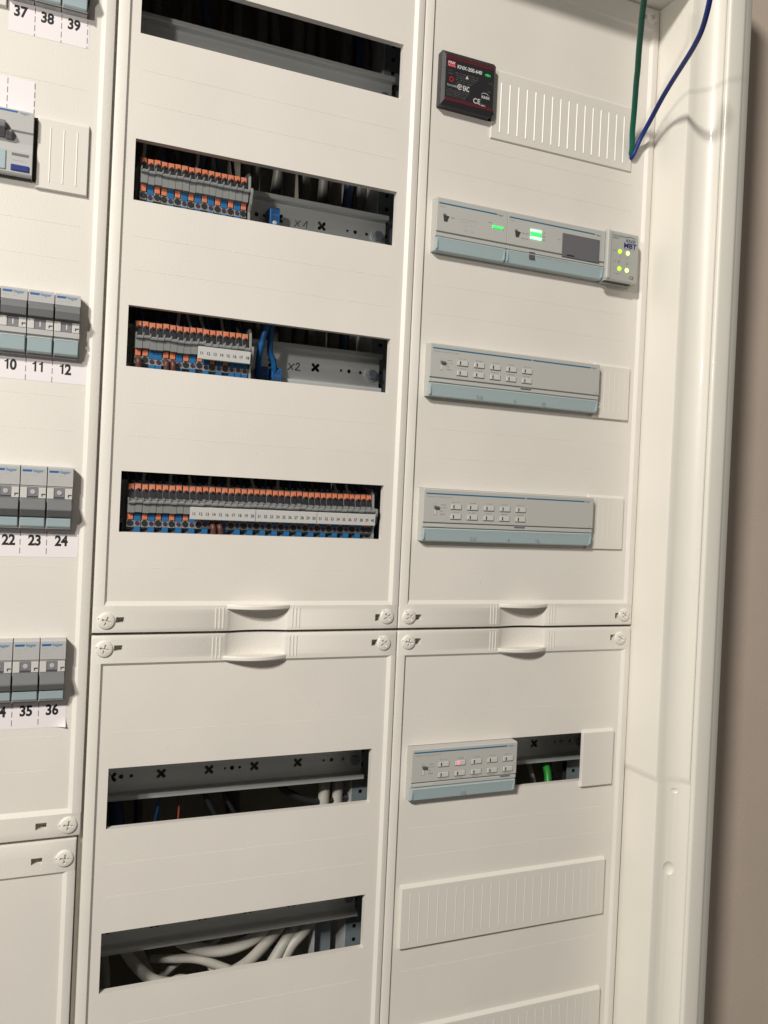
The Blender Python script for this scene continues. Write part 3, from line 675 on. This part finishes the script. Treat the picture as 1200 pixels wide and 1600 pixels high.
micro(315, 320, y - .08, z(9), .8, 'faint', t, seed=25); MB().box(319.9, 331, y - .9, y + .1, z(4.6), z(7.0)).build('green_lamp', 'led_green', t, bev=.6)
t = thing('controller_module', 'grey module with three stacked green lamps and a dark display window', 'control module', (388, 0, 350))
module_body(t, 335.6, 441.2, 350); bar(t, 337.0, 429.4, y, z(17.4)); hlogo(t, 430.4, y, z(17.2))
text('TYF101', 337.6, y - .1, z(14.1), 1.1, 'faint', t, 'type_print')
keyhole(t, 343.2, z(5.2), y); micro(350.5, 357, y - .08, z(5.4), 1.0, 'faint', t, seed=31); micro(350, 357.5, y - .08, z(.7), 1.0, 'faint', t, seed=32)
MB().box(359.2, 371.2, y - .9, y + .1, z(8.2), z(10.6)).build('upper_green_lamp', 'led_mint', t, bev=.6)
MB().box(359.6, 371.0, y - .7, y + .1, z(4.9), z(7.8)).build('middle_green_lamp', 'led_green', t, bev=.5)
MB().box(359.2, 371.4, y - .9, y + .1, z(1.6), z(4.2)).build('lower_green_lamp', 'led_mint', t, bev=.6)
for k, r in enumerate((9.2, 5.9, 2.8)): micro(372.4, 375.2, y - .08, z(r), 1.5, 'faint', t, seed=40 + k)
micro(388.5, 392.5, y - .08, z(6), .9, 'faint', t, seed=45)
MB().box(393.6, 435.2, y - .5, y + .1, z(-8.6), z(12.8)).build('display_window', 'screen', t, bev=.3)
MB().box(399, 407, y - .62, y - .45, z(-7.4), z(-6.2)).build('display_mark', 'ink', t)
b = MB(); r = random.Random(5)
for i in range(7):
    for k in range(7):
        if r.random() < .55: b.box(359.2 + i * .8, 360 + i * .8, y - .28, y - .15, z(-16) + k * .9, z(-16) + (k + 1) * .9)
text('00:13:4F:0A:2C:71  S/N 0410-1182', 367, y - .3, z(-13.2), 1.5, 'faint', t, 'serial_print', sx=1.1)
MB().box(359, 365, y - .3, y - .1, z(-16.2), z(-10)).build('print_block', 'dim_print', t)
# small gateway
t = thing('gateway_module', 'small rounded grey gateway with four yellow-green lamps at the right end of the lit row', 'gateway', (461, 0, 350))
y = -13.5
MB().prism([(40, z(24)), (-11.4, z(24)), (-13.2, z(22.5)), (-13.5, z(20)), (-13.5, z(-22)), (-12.6, z(-24.4)), (40, z(-24.4))], 441.6, 477.6).build('body', 'gateway', t, bev=.9, seg=3)
MB().prism([(441.2, z(23.5)), (446.2, z(23.5)), (446.2, z(-22.5)), (441.2, z(-22.5))], -14.4, -10, 'y').build('rounded_shoulder', 'device', t, bev=1.6, seg=4)
MB().box(477.6, 479.4, -9, 10, z(-21), z(19)).build('side_clip', 'gateway', t, bev=.5)
text('KNX-GATEWAY', 447.6, y - .1, z(18.4), 1.25, 'navy', t, 'title_print', sx=1.15); text('IP/RS232', 447.6, y - .1, z(16.2), 1.2, 'navy', t, 'title_print')
text('KNX', 462.6, y - .1, z(14.6), 2.9, 'navy', t, 'bus_logo', sx=1.25, bold=.02)
b = MB(); arc = [(462.0 + 5.8 * (1 + math.cos(math.pi * (1 - k / 14))), z(17.8) + 1.7 * math.sin(math.pi * k / 14)) for k in range(15)]
for p, q in zip(arc, arc[1:]): b.q((p[0], y - .1, p[1]), (q[0], y - .1, q[1]), (q[0], y - .1, q[1] + .5), (p[0], y - .1, p[1] + .5))
b.build('logo_arc', 'navy', t)
text('MBT', 460.2, y - .1, z(9.4), 4.4, 'navy', t, 'maker_logo', sx=1.2, bold=.04)
micro(461, 472, y - .1, z(8.2), .7, 'navy', t, seed=51)
for xx, r, m_ in ((456, 4.7, 'led_lime'), (465.2, 4.3, 'led_yellow'), (456.2, -11.4, 'led_lime'), (464.8, -11.8, 'led_yellow')):
    MB().disc(xx, z(r), 2.05, y - .8, y + .2, 24).build('lamp', m_, t, bev=.4)
micro(448.2, 453.5, y - .1, z(4.9), 1.1, 'faint', t, seed=52); micro(455, 457.5, y - .1, z(.3), 1.0, 'faint', t, seed=53); micro(463.6, 466.4, y - .1, z(-.3), 1.0, 'faint', t, seed=54)
micro(448.6, 453, y - .1, z(-4.8), 1.1, 'faint', t, seed=55); MB().box(454.4, 456.4, y - .1, y, z(-6.2), z(-3.6)).box(464, 466, y - .1, y, z(-6.8), z(-4.4)).build('symbol_print', 'faint', t)
micro(450.6, 453.2, y - .1, z(-11.2), 1.1, 'faint', t, seed=56); micro(460, 462, y - .1, z(-11.8), 1.1, 'faint', t, seed=57); micro(450.4, 457.6, y - .1, z(-16), 1.1, 'faint', t, seed=58)
text('CE', 468, y - .1, z(-19.6), 3.0, 'slot_dark', t, 'approval_mark', sx=1.0, bold=.01)
MB().box(440, 470, -12.8, -9, z(-25.2), z(-24.2)).build('bottom_slot', 'slot_dark', t)

# black power supply, top of the right column
t = thing('power_supply', 'small black power supply printed in white and red, set in the top slot', 'power supply', (290, 0, 452)); y = -9
MB().prism([(264.8, 452), (314.4, 451.6), (317.8, 454.6), (317.8, 497), (315.6, 498.6), (264.8, 498.6)], -7.4, 40, 'y').build('body', 'black_plastic', t, bev=.5)
MB().q((264.8, -7.4, 452), (314.4, -7.4, 451.6), (312.8, -9, 456.6), (268, -9, 456.6)).q((314.4, -7.4, 451.6), (317.8, -7.4, 454.6), (315.6, -9, 457.8), (312.8, -9, 456.6)).q((317.8, -7.4, 454.6), (317.8, -7.4, 497), (315.6, -9, 494.2), (315.6, -9, 457.8)) \
    .q((264.8, -7.4, 498.6), (315.6, -7.4, 498.6), (315, -9, 495.4), (268, -9, 495.4)).q((315.6, -7.4, 498.6), (317.8, -7.4, 497), (315.6, -9, 494.2), (315, -9, 495.4)).q((264.8, -7.4, 452), (268, -9, 456.6), (268, -9, 495.4), (264.8, -7.4, 498.6)) \
    .q((268, -9, 456.6), (312.8, -9, 456.6), (315.6, -9, 457.8), (315.6, -9, 494.2), (315, -9, 495.4), (268, -9, 495.4)).build('front_face', 'black_plastic', t)
for zz in (494.4, 492.8, 458.4, 456.9): MB().box(268.4, 315.2, y - .05, y + .05, zz - .28, zz + .28).build('red_line', 'red_line' , t)
MB().box(269.8, 277.2, y - .06, y, 485.4, 490.4).build('logo_field', 'red_print', t)
text('MW', 270.2, y - .12, 487.6, 2.4, 'white_print_and_glint', t, 'logo', sx=1.05, bold=.03); text('MEAN WELL', 270.1, y - .12, 485.9, 1.0, 'white_print_and_glint', t, 'logo_word', sx=.95)
text('KNX-20E-640', 279.0, y - .1, 485.6, 3.0, 'white_print_and_glint', t, 'model_print', sx=.98, bold=.03)
text('INPUT:', 270.4, y - .1, 481.6, 1.1, 'dim_print', t, 'rating_print'); micro(277.5, 300, y - .06, 481.4, 1.0, 'dim_print', t, seed=61); micro(270.4, 275, y - .06, 479.6, .9, 'dim_print', t, seed=62)
for k in range(6): micro(278 + k % 2, 300 - 2 * k, y - .06, 479.4 - 1.8 * k, .9, 'dim_print', t, seed=63 + k)
MB().disc(309.2, 486.4, 1.3, y - .2, y, 16).box(306.6, 311.8, y - .15, y, 485.6, 487.2).build('green_lamp', 'green_print', t)
MB().prism([(287.4, 478.4), (290.4, 478.4), (288.9, 481.2)], y - .12, y, 'y').build('warning_triangle', 'white_print_and_glint', t)
b = MB()
for k in range(20):
    a0, a1 = 2 * math.pi * k / 20, 2 * math.pi * (k + 1) / 20
    b.q((273.9 + 2.1 * math.cos(a0), y - .1, 474.9 + 2.3 * math.sin(a0)), (273.9 + 2.1 * math.cos(a1), y - .1, 474.9 + 2.3 * math.sin(a1)), (273.9 + 1.3 * math.cos(a1), y - .1, 474.9 + 1.5 * math.sin(a1)), (273.9 + 1.3 * math.cos(a0), y - .1, 474.9 + 1.5 * math.sin(a0)))
b.build('round_mark', 'red_print', t)
text('TUV NORD', 269.8, y - .1, 468.7, 1.7, 'white_print_and_glint', t, 'approval_word', sx=.8)
b = MB()
for rr, rq in ((2.4, 1.7), (1.0, .4)):
    for k in range(18):
        a0, a1 = 2 * math.pi * k / 20, 2 * math.pi * (k + 1) / 20
        b.q((282.2 + rr * math.cos(a0), y - .1, 470 + rr * math.sin(a0)), (282.2 + rr * math.cos(a1), y - .1, 470 + rr * math.sin(a1)), (282.2 + rq * math.cos(a1), y - .1, 470 + rq * math.sin(a1)), (282.2 + rq * math.cos(a0), y - .1, 470 + rq * math.sin(a0)))
b.build('round_approval', 'white_print_and_glint', t)
text('EAC', 285.3, y - .1, 467.8, 4.2, 'white_print_and_glint', t, 'approval_mark', sx=.55, bold=.03)
for k in range(5): micro(269.4, 292 - k, y - .06, 466.2 - 1.35 * k, .7, 'dim_print', t, seed=80 + k)
b = MB(); arc = [(303.6 + 3.6 * (1 + math.cos(math.pi * (1 - k / 12))), 468 + 2.2 * math.sin(math.pi * k / 12)) for k in range(13)]
for p, q in zip(arc, arc[1:]): b.q((p[0], y - .1, p[1]), (q[0], y - .1, q[1]), (q[0], y - .1, q[1] + .45), (p[0], y - .1, p[1] + .45))
b.build('logo_arc', 'white_print_and_glint', t); text('KNX', 303.8, y - .1, 465.6, 2.3, 'white_print_and_glint', t, 'bus_logo', sx=1.15, bold=.03)
text('CE', 295.6, y - .1, 459.6, 4.4, 'white_print_and_glint', t, 'approval_mark', sx=.95, bold=.015); micro(303, 308, y - .06, 460.4, 1.0, 'dim_print', t, seed=90); micro(302.6, 308, y - .06, 459.2, 1.0, 'white_print_and_glint', t, seed=91)
micro(309.6, 314, y - .06, 479.8, .8, 'dim_print', t, seed=92); micro(309.6, 313, y - .06, 472.4, .9, 'dim_print', t, seed=93)

# ------------------------------------------------------------------ push-in terminals
TP = 5.19
def terminal_template(kind):
    t = thing('terminal_block', 'x', 'terminal block', (0, 40, 0), 'grey push-in terminals on the rails')
    a, c = -TP / 2 + .12, TP / 2 - .12
    # stepped front profile (y, z relative to the rail centre)
    MB().prism([(42, 15.2), (18, 15.0), (16, 14.9), (13.2, 14.6), (11.5, 8.9), (9.6, 3.2), (1.2, 1.6), (.6, .6), (1.0, -.5), (3.2, -1.2), (4.2, -7.6), (11.4, -8.2), (11.6, -12.4), (8.6, -13.0), (8.6, -18.8), (12.5, -19.8), (12.5, -24), (42, -24)], a, c).build('body', 'terminal', t)
    MB().prism([(12.6, 14.4), (11.2, 14.0), (10.2, 10.0), (12.0, 9.2)], a + .55, c - .5).build('upper_lever', 'orange', t, bev=.2)
    MB().disc(.3, 10.0, .95, 9.9, 10.9, 10).build('test_hole', 'port', t)
    # rounded wire opening in the upper tier
    pr = [(a + .1, 9.1), (a + .1, 4.0), (a + .8, 2.4), (0, 1.9), (c - .8, 2.4), (c - .1, 4.0), (c - .1, 9.1)]
    b = MB(); n = len(pr)
    b.v = [(x, 11.4 - (8.9 - zz) * .36 - .28, zz) for x, zz in pr]; b.f = [tuple(range(n))]
    b.build('upper_port', 'port', t)
    MB().box(a - .1, a + .35, .3, 9.5, 1.3, 3.8).build('tier_tooth', 'terminal', t)
    if kind == 'o':
        MB().box(a + .5, c - .5, 7.6, 11.8, -12.9, -7.9).build('lower_lever', 'orange', t, bev=.25)
        MB().disc(0, -15.8, 2.35, 8.1, 8.8, 14).build('lower_port', 'port', t)
        MB().box(a + .6, c - .6, 12.1, 12.7, -22.2, -20.6).build('test_slot', 'port', t)
    else:
        MB().box(a - .05, c + .05, 8.2, 11.8, -14.2, -7.8).build('lower_lever', 'tblue', t, bev=.2)
        MB().disc(0, -16.2, 1.7, 8.0, 8.8, 14).build('lower_port', 'portviolet', t)
        MB().box(a + .2, c - .2, 8.2, 12.7, -23.6, -18.9).build('lower_notch', 'tblue', t)
    return t
tt = {'O': None, 'B': None}; JR = random.Random(4)
def terminal_row(zc, x0, pattern, rowname, start_mark, end_x):
    for i, ch in enumerate(pattern):
        if tt[ch] is None: tt[ch] = terminal_template('o' if ch == 'O' else 'b'); t = tt[ch]
        else: t = copy_tree(tt[ch])
        t.location = v3(x0 + TP * i + JR.uniform(-.08, .08), 40 + JR.uniform(-.35, .35), zc + JR.uniform(-.15, .15)); t.rotation_euler = (JR.uniform(-.012, .012), JR.uniform(-.008, .008), 0)
        t['label'] = f'{ORD[i]} grey terminal from the left in the {rowname}, {"orange" if ch == "O" else "blue"} lower lever'
    t = thing('end_plate', f'grey end plate closing the right end of the {rowname}', 'end plate', (end_x, 40, zc), 'terminal end plates')
    MB().prism([(42, 22), (14, 19), (9.5, 14.6), (8.6, 3.2), (0, 2.6), (-.4, -1), (2.6, -9.3), (7.4, -14.2), (7.0, -24), (42, -24)], end_x - .8, end_x + .9).build('plate', 'terminal', t, bev=.2)
    t.children[0].location = v3(0, 0, 0)
    # profile above is relative to the rail centre
    me = t.children[0].data
    for v in me.vertices: v.co.z += zc * S
def fixrow(): pass
terminal_row(350, 24.8, 'OBOOBOBOBOBOBOBO', 'second-window row', None, 107.2)
terminal_row(225, 26.2, 'OOBBOOBOBOBOBOBBB', 'third-window row', None, 113.4)
terminal_row(100, 25.9, 'OBOBOBOBOBOBOOBOBOBOBOBOBOBOBOBOBOBOBOO', 'long fourth-window row', None, 226.6)
# white marker strips
def markers(zc, x0, x1, nums, label):
    t = thing('marker_strip', label, 'marker strip', (x0, 0, zc), 'white numbered marker strips clipped on the terminals')
    MB().prism([(-1.2, zc - 2.0), (-2.0, zc - 2.4), (-1.0, zc - 11.4), (.2, zc - 11.8), (1.2, zc - 11.4), (1.0, zc - 2.2)], x0, x1).build('strip', 'marker', t)
    n = len(nums); w_ = (x1 - x0) / n
    for i, k in enumerate(nums): text(str(k), x0 + w_ * (i + .5), -1.85, zc - 8.2, 2.3, 'slot_dark', t, 'number', align='CENTER', sx=.9)
markers(225, 70.0, 111.2, range(11, 19), 'white marker strip numbered 11 to 18 on the third-window row')
markers(100, 69.4, 120.9, range(11, 21), 'left white marker strip of the long terminal row, numbered 11 to 20')
markers(100, 121.4, 172.4, range(21, 31), 'middle white marker strip of the long terminal row, numbered 21 to 30')
markers(100, 172.9, 224.6, range(31, 41), 'right white marker strip of the long terminal row, numbered 31 to 40')

# thin wires rising from the terminals
wg = 0
def wire(x, zc, m, col, label, lean=0, r=1.35, parent=None):
    t = MB().tube([(x, 20, zc + 13), (x, 24, zc + 17), (x + lean, 34, zc + 26), (x + lean * 1.8, 46, zc + 42), (x + lean * 2, 52, zc + 60)], r, 8).build('terminal_wire', m, None, smooth=True)
    tag(t, label, 'wire', 'thin wires rising from the terminals')
cols = {'g': ('wire_grey', 'grey'), 'n': ('wire_navy', 'dark blue'), 'k': ('wire_black', 'black'), 'r': ('wire_brown', 'brown')}
for zc, x0, pt_, rn in ((350, 24.8, 'gnkkngknk', 'second-window row'), (225, 26.2, 'knknkngngngnkgnkn', 'third-window row'), (100, 25.9, 'kngnkngnkgnkgkngrnkgknkgknknkrknngkgnkr', 'long fourth-window row')):
    rr = random.Random(zc)
    idx = [0, 3, 5, 6, 7, 8, 10, 12, 14] if zc == 350 else range(len(pt_))
    for i, ch in zip(idx, pt_):
        wire(x0 + TP * i, zc, cols[ch][0], ch, f'{cols[ch][1]} wire rising from the {ORD[i]} terminal of the {rn}', rr.uniform(-1.5, 2.8))
def low_wire(x, zc, m, cn, label, lean=0, r=2.3):
    t = MB().tube([(x, 10, zc - 15.6), (x + lean * .3, 4.2, zc - 16.8), (x + lean, 5, zc - 22), (x + lean * 1.5, 16, zc - 30), (x + lean * 2, 26, zc - 40)], r, 10).build('terminal_wire', m, None, smooth=True)
    tag(t, label, 'wire', 'wires leaving the terminals downwards')
for x0, zc, i, ln, nm_ in ((26.2, 225, 0, .3, 'third-window row'), (26.2, 225, 4, .5, 'third-window row'), (26.2, 225, 5, .4, 'third-window row'), (25.9, 100, 12, 1.2, 'long fourth-window row'), (25.9, 100, 13, 1.6, 'long fourth-window row')):
    low_wire(x0 + TP * i, zc, 'wire_brown', 'brown', f'brown wire leaving the {ORD[i]} terminal of the {nm_} downwards', ln)
# blue neutral clamps on the rails
def clamp(x, zc, label, wdt=8.5, h=14):
    t = thing('neutral_clamp', label, 'clamp', (x, 40, zc), 'blue clamps on the rails')
    MB().prism([(49, zc + h / 2), (34, zc + h / 2), (32.5, zc + h / 2 - 2), (32.5, zc - h / 2 - 3), (49, zc - h / 2 - 3)], x - wdt / 2, x + wdt / 2).build('housing', 'wire_blue', t, bev=.5)
    MB().box(x - 2.6, x + 2.6, 32.2, 33.5, zc + 1.6, zc + 4.8).build('upper_opening', 'wire_navy', t); MB().box(x - 2.6, x + 2.6, 32.2, 33.5, zc - 4.2, zc - .6).build('lower_opening', 'wire_navy', t)
    MB().disc(x, zc - 6.6, 1.8, 31.6, 33, 14).build('clamp_screw', 'zinc', t, bev=.3)
clamp(135.0, 346, 'single blue clamp left of the X1 mark'); clamp(131.4, 211.5, 'left blue clamp beside the X2 mark'); clamp(142.6, 211.5, 'right blue clamp beside the X2 mark'); 
clamp(234.5, 84, 'blue clamp at the right end of the long terminal row', 12, 12)
for pts, l in (([(130, 14, 262), (127.8, 16, 249), (124.6, 20, 232), (125.6, 30, 218), (128.4, 38, 206)], 'thick blue wire bending down in front of the third rail'),
               ([(133.6, 24, 262), (134.2, 26, 244), (134.8, 28, 230), (139.8, 32, 220), (141.2, 38, 206)], 'second blue wire, just right of the thick bent one')):
    tag(MB().tube(pts, 2.5, 14).build('blue_wire', 'wire_blue', smooth=True), l, 'wire', 'blue wires to the third rail')

# cables behind the rails of the upper windows
rr = random.Random(11)
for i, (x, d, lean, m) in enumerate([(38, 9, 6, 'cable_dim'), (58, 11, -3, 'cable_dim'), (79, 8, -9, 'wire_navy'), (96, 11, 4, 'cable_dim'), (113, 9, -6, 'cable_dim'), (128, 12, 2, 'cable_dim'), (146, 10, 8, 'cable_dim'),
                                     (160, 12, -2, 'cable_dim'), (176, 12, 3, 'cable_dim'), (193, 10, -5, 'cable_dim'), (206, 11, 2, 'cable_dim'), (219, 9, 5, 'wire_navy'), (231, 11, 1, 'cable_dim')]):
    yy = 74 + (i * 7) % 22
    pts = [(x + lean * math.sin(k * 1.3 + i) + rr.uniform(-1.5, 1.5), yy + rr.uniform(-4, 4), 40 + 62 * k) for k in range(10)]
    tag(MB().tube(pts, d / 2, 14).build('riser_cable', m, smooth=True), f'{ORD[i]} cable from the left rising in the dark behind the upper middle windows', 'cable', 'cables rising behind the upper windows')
# lower windows
def cable(pts, d, m, label, name='installation_cable', grp='cables seen through the lower middle windows'):
    tag(MB().tube(pts, d / 2, 16).build(name, m, smooth=True), label, 'cable', grp)
cable([(214, 62, -60), (213, 62, -130), (212.4, 62, -175), (214, 66, -230), (203, 70, -268), (184, 62, -286), (160, 50, -312)], 10.5, 'cable_light', 'left of the two upright light cables by the slotted upright')
cable([(227, 64, -60), (226.6, 64, -130), (225.6, 64, -178), (224, 70, -235), (206, 62, -274), (184, 58, -296), (166, 52, -330)], 10, 'cable_light', 'right of the two upright light cables by the slotted upright')
cable([(66, 66, -120), (66.4, 60, -142), (63, 58, -160), (57, 56, -190)], 2.2, 'wire_blue', 'thin blue wire hanging below the first lower rail', 'thin_wire')
cable([(82, 66, -120), (81.6, 62, -142), (81.6, 60, -160), (80, 58, -190)], 1.8, 'wire_red', 'thin red wire hanging below the first lower rail', 'thin_wire')
cable([(99, 66, -120), (101, 56, -144), (113, 56, -168), (128, 60, -196)], 4.4, 'wire_black', 'black wire slanting right behind the first lower rail', 'thin_wire')
cable([(112, 70, -118), (118, 62, -146), (131, 60, -170), (150, 66, -200)], 3.6, 'wire_black', 'second black wire slanting right, thinner', 'thin_wire')
cable([(160, 76, -110), (170, 66, -146), (184, 62, -158), (206, 62, -166), (240, 66, -166)], 6.5, 'wire_black', 'black cable curving right behind the first lower rail')
cable([(20, 92, -90), (26, 88, -130), (34, 84, -172), (36, 80, -210)], 12, 'wire_navy', 'dark blue cable at the left end of the first lower window')
cable([(52, 86, -90), (50, 84, -130), (51, 84, -180), (46, 84, -215)], 7, 'wire_black', 'dark upright cable near the left end of the first lower window')
cable([(140, 90, -90), (134, 88, -140), (136, 86, -185), (150, 86, -230)], 13, 'wire_black', 'thick dark cable in the middle of the first lower window')
cable([(12, 70, -232), (34, 66, -262), (52, 58, -288), (72, 52, -302), (110, 46, -303), (136, 46, -298), (158, 54, -288), (186, 68, -268), (198, 78, -246)], 9.5, 'cable_light', 'light cable sagging along the bottom window edge and rising right')
cable([(66, 74, -292), (84, 66, -291), (104, 62, -293), (126, 58, -302), (160, 52, -318)], 7.5, 'cable_light', 'light cable crossing the middle of the bottom window')
cable([(74, 74, -268), (96, 64, -281), (120, 60, -287), (143, 60, -285), (162, 62, -276), (182, 72, -258), (196, 82, -238)], 10.5, 'cable_grey', 'grey cable curving just under the lowest rail')
cable([(40, 96, -225), (44, 94, -262), (60, 90, -300), (80, 88, -340)], 10, 'cable_grey', 'grey cable falling at the left of the bottom window')
cable([(18, 92, -225), (24, 90, -262), (30, 90, -310), (32, 90, -350)], 9, 'cable_grey', 'dim upright cable at the far left of the bottom window')
cable([(60, 60, -318), (84, 50, -300), (100, 50, -306), (120, 50, -320)], 6, 'cable_light', 'short light cable end poking up at the bottom window edge')
cable([(150, 90, -236), (142, 86, -268), (120, 80, -290), (92, 78, -300), (60, 80, -326)], 6, 'cable_grey', 'thin grey cable crossing behind the sagging light one')
cable([(100, 94, -232), (108, 90, -266), (130, 86, -280), (168, 84, -296), (200, 84, -330)], 6.5, 'wire_navy', 'dark cable crossing behind the light cables of the bottom window')
cable([(30, 84, -236), (56, 80, -266), (84, 76, -280), (112, 72, -300), (130, 66, -330)], 5, 'cable_grey', 'slim grey cable slanting down to the right in the bottom window')
cable([(449, 84, -128), (447.5, 62, -142), (443, 44, -160), (436, 38, -195)], 7.5, 'bright_green', 'bright green wire in the open slot', 'green_wire', 'wires in the open slot')
cable([(440, 84, -140), (437, 66, -158), (433, 50, -175), (430, 46, -195)], 5, 'cable_grey', 'grey wire end beside the bright green one', 'thin_wire', 'wires in the open slot')

# loose cables leaving the top slot
tag(MB().tube([(474, 22, 452), (473.5, 8, 452), (472.3, -3, 454.9), (466.7, -10, 470.9), (459.8, -20, 484.9), (448, -36, 500.8), (440.9, -46, 507.1), (431.7, -58, 513.9), (421.4, -72, 520.1), (411.1, -86, 525.5), (402.6, -98, 530.6), (393.9, -110, 536.3), (380, -122, 552)], 2.6, 18).build('green_cable', 'cable_green', smooth=True),
    'loose dark green cable hanging from the top edge beside the blue one', 'cable')
tag(MB().tube([(474.6, 22, 449), (474.4, 8, 449), (473.3, -4, 452.1), (478.1, -8, 467.5), (478.8, -20, 480), (475.6, -38, 491.2), (470.5, -56, 497.2), (463.2, -76, 499.9), (455.3, -96, 501.7), (449.5, -110, 503.8), (445, -120, 506.8), (439.5, -130, 511.4), (434.9, -138, 518.1), (430.4, -145, 527.2), (428, -150, 545)], 2.2, 18).build('blue_cable', 'cable_blue', smooth=True),
    'loose dark blue cable curving out to the top right', 'cable')

# small scuffs on the covers
for k, (x, y_, z_, w_) in enumerate(((344, -.1, -58, .5), (346, -.1, 322, .4), (182, -.1, -62, .35), (120, -.1, 142, .35), (330, -.1, 40, .4), (60, -.1, -90, .3))):
    pn = next(o for o in bpy.data.objects if o.type == 'EMPTY' and o.name.startswith('cabinet_cover') and abs(o.location.x / S - (375 if x > 250 else 125)) < 2 and (o.location.z > -.1) == (z_ > 0))
    MB().prism([(x, z_), (x + w_, z_ + .3), (x + w_ * .7, z_ + 2.2), (x + .1, z_ + 1.2)], y_, .1, 'y').build('scuff', 'light_ink', pn)
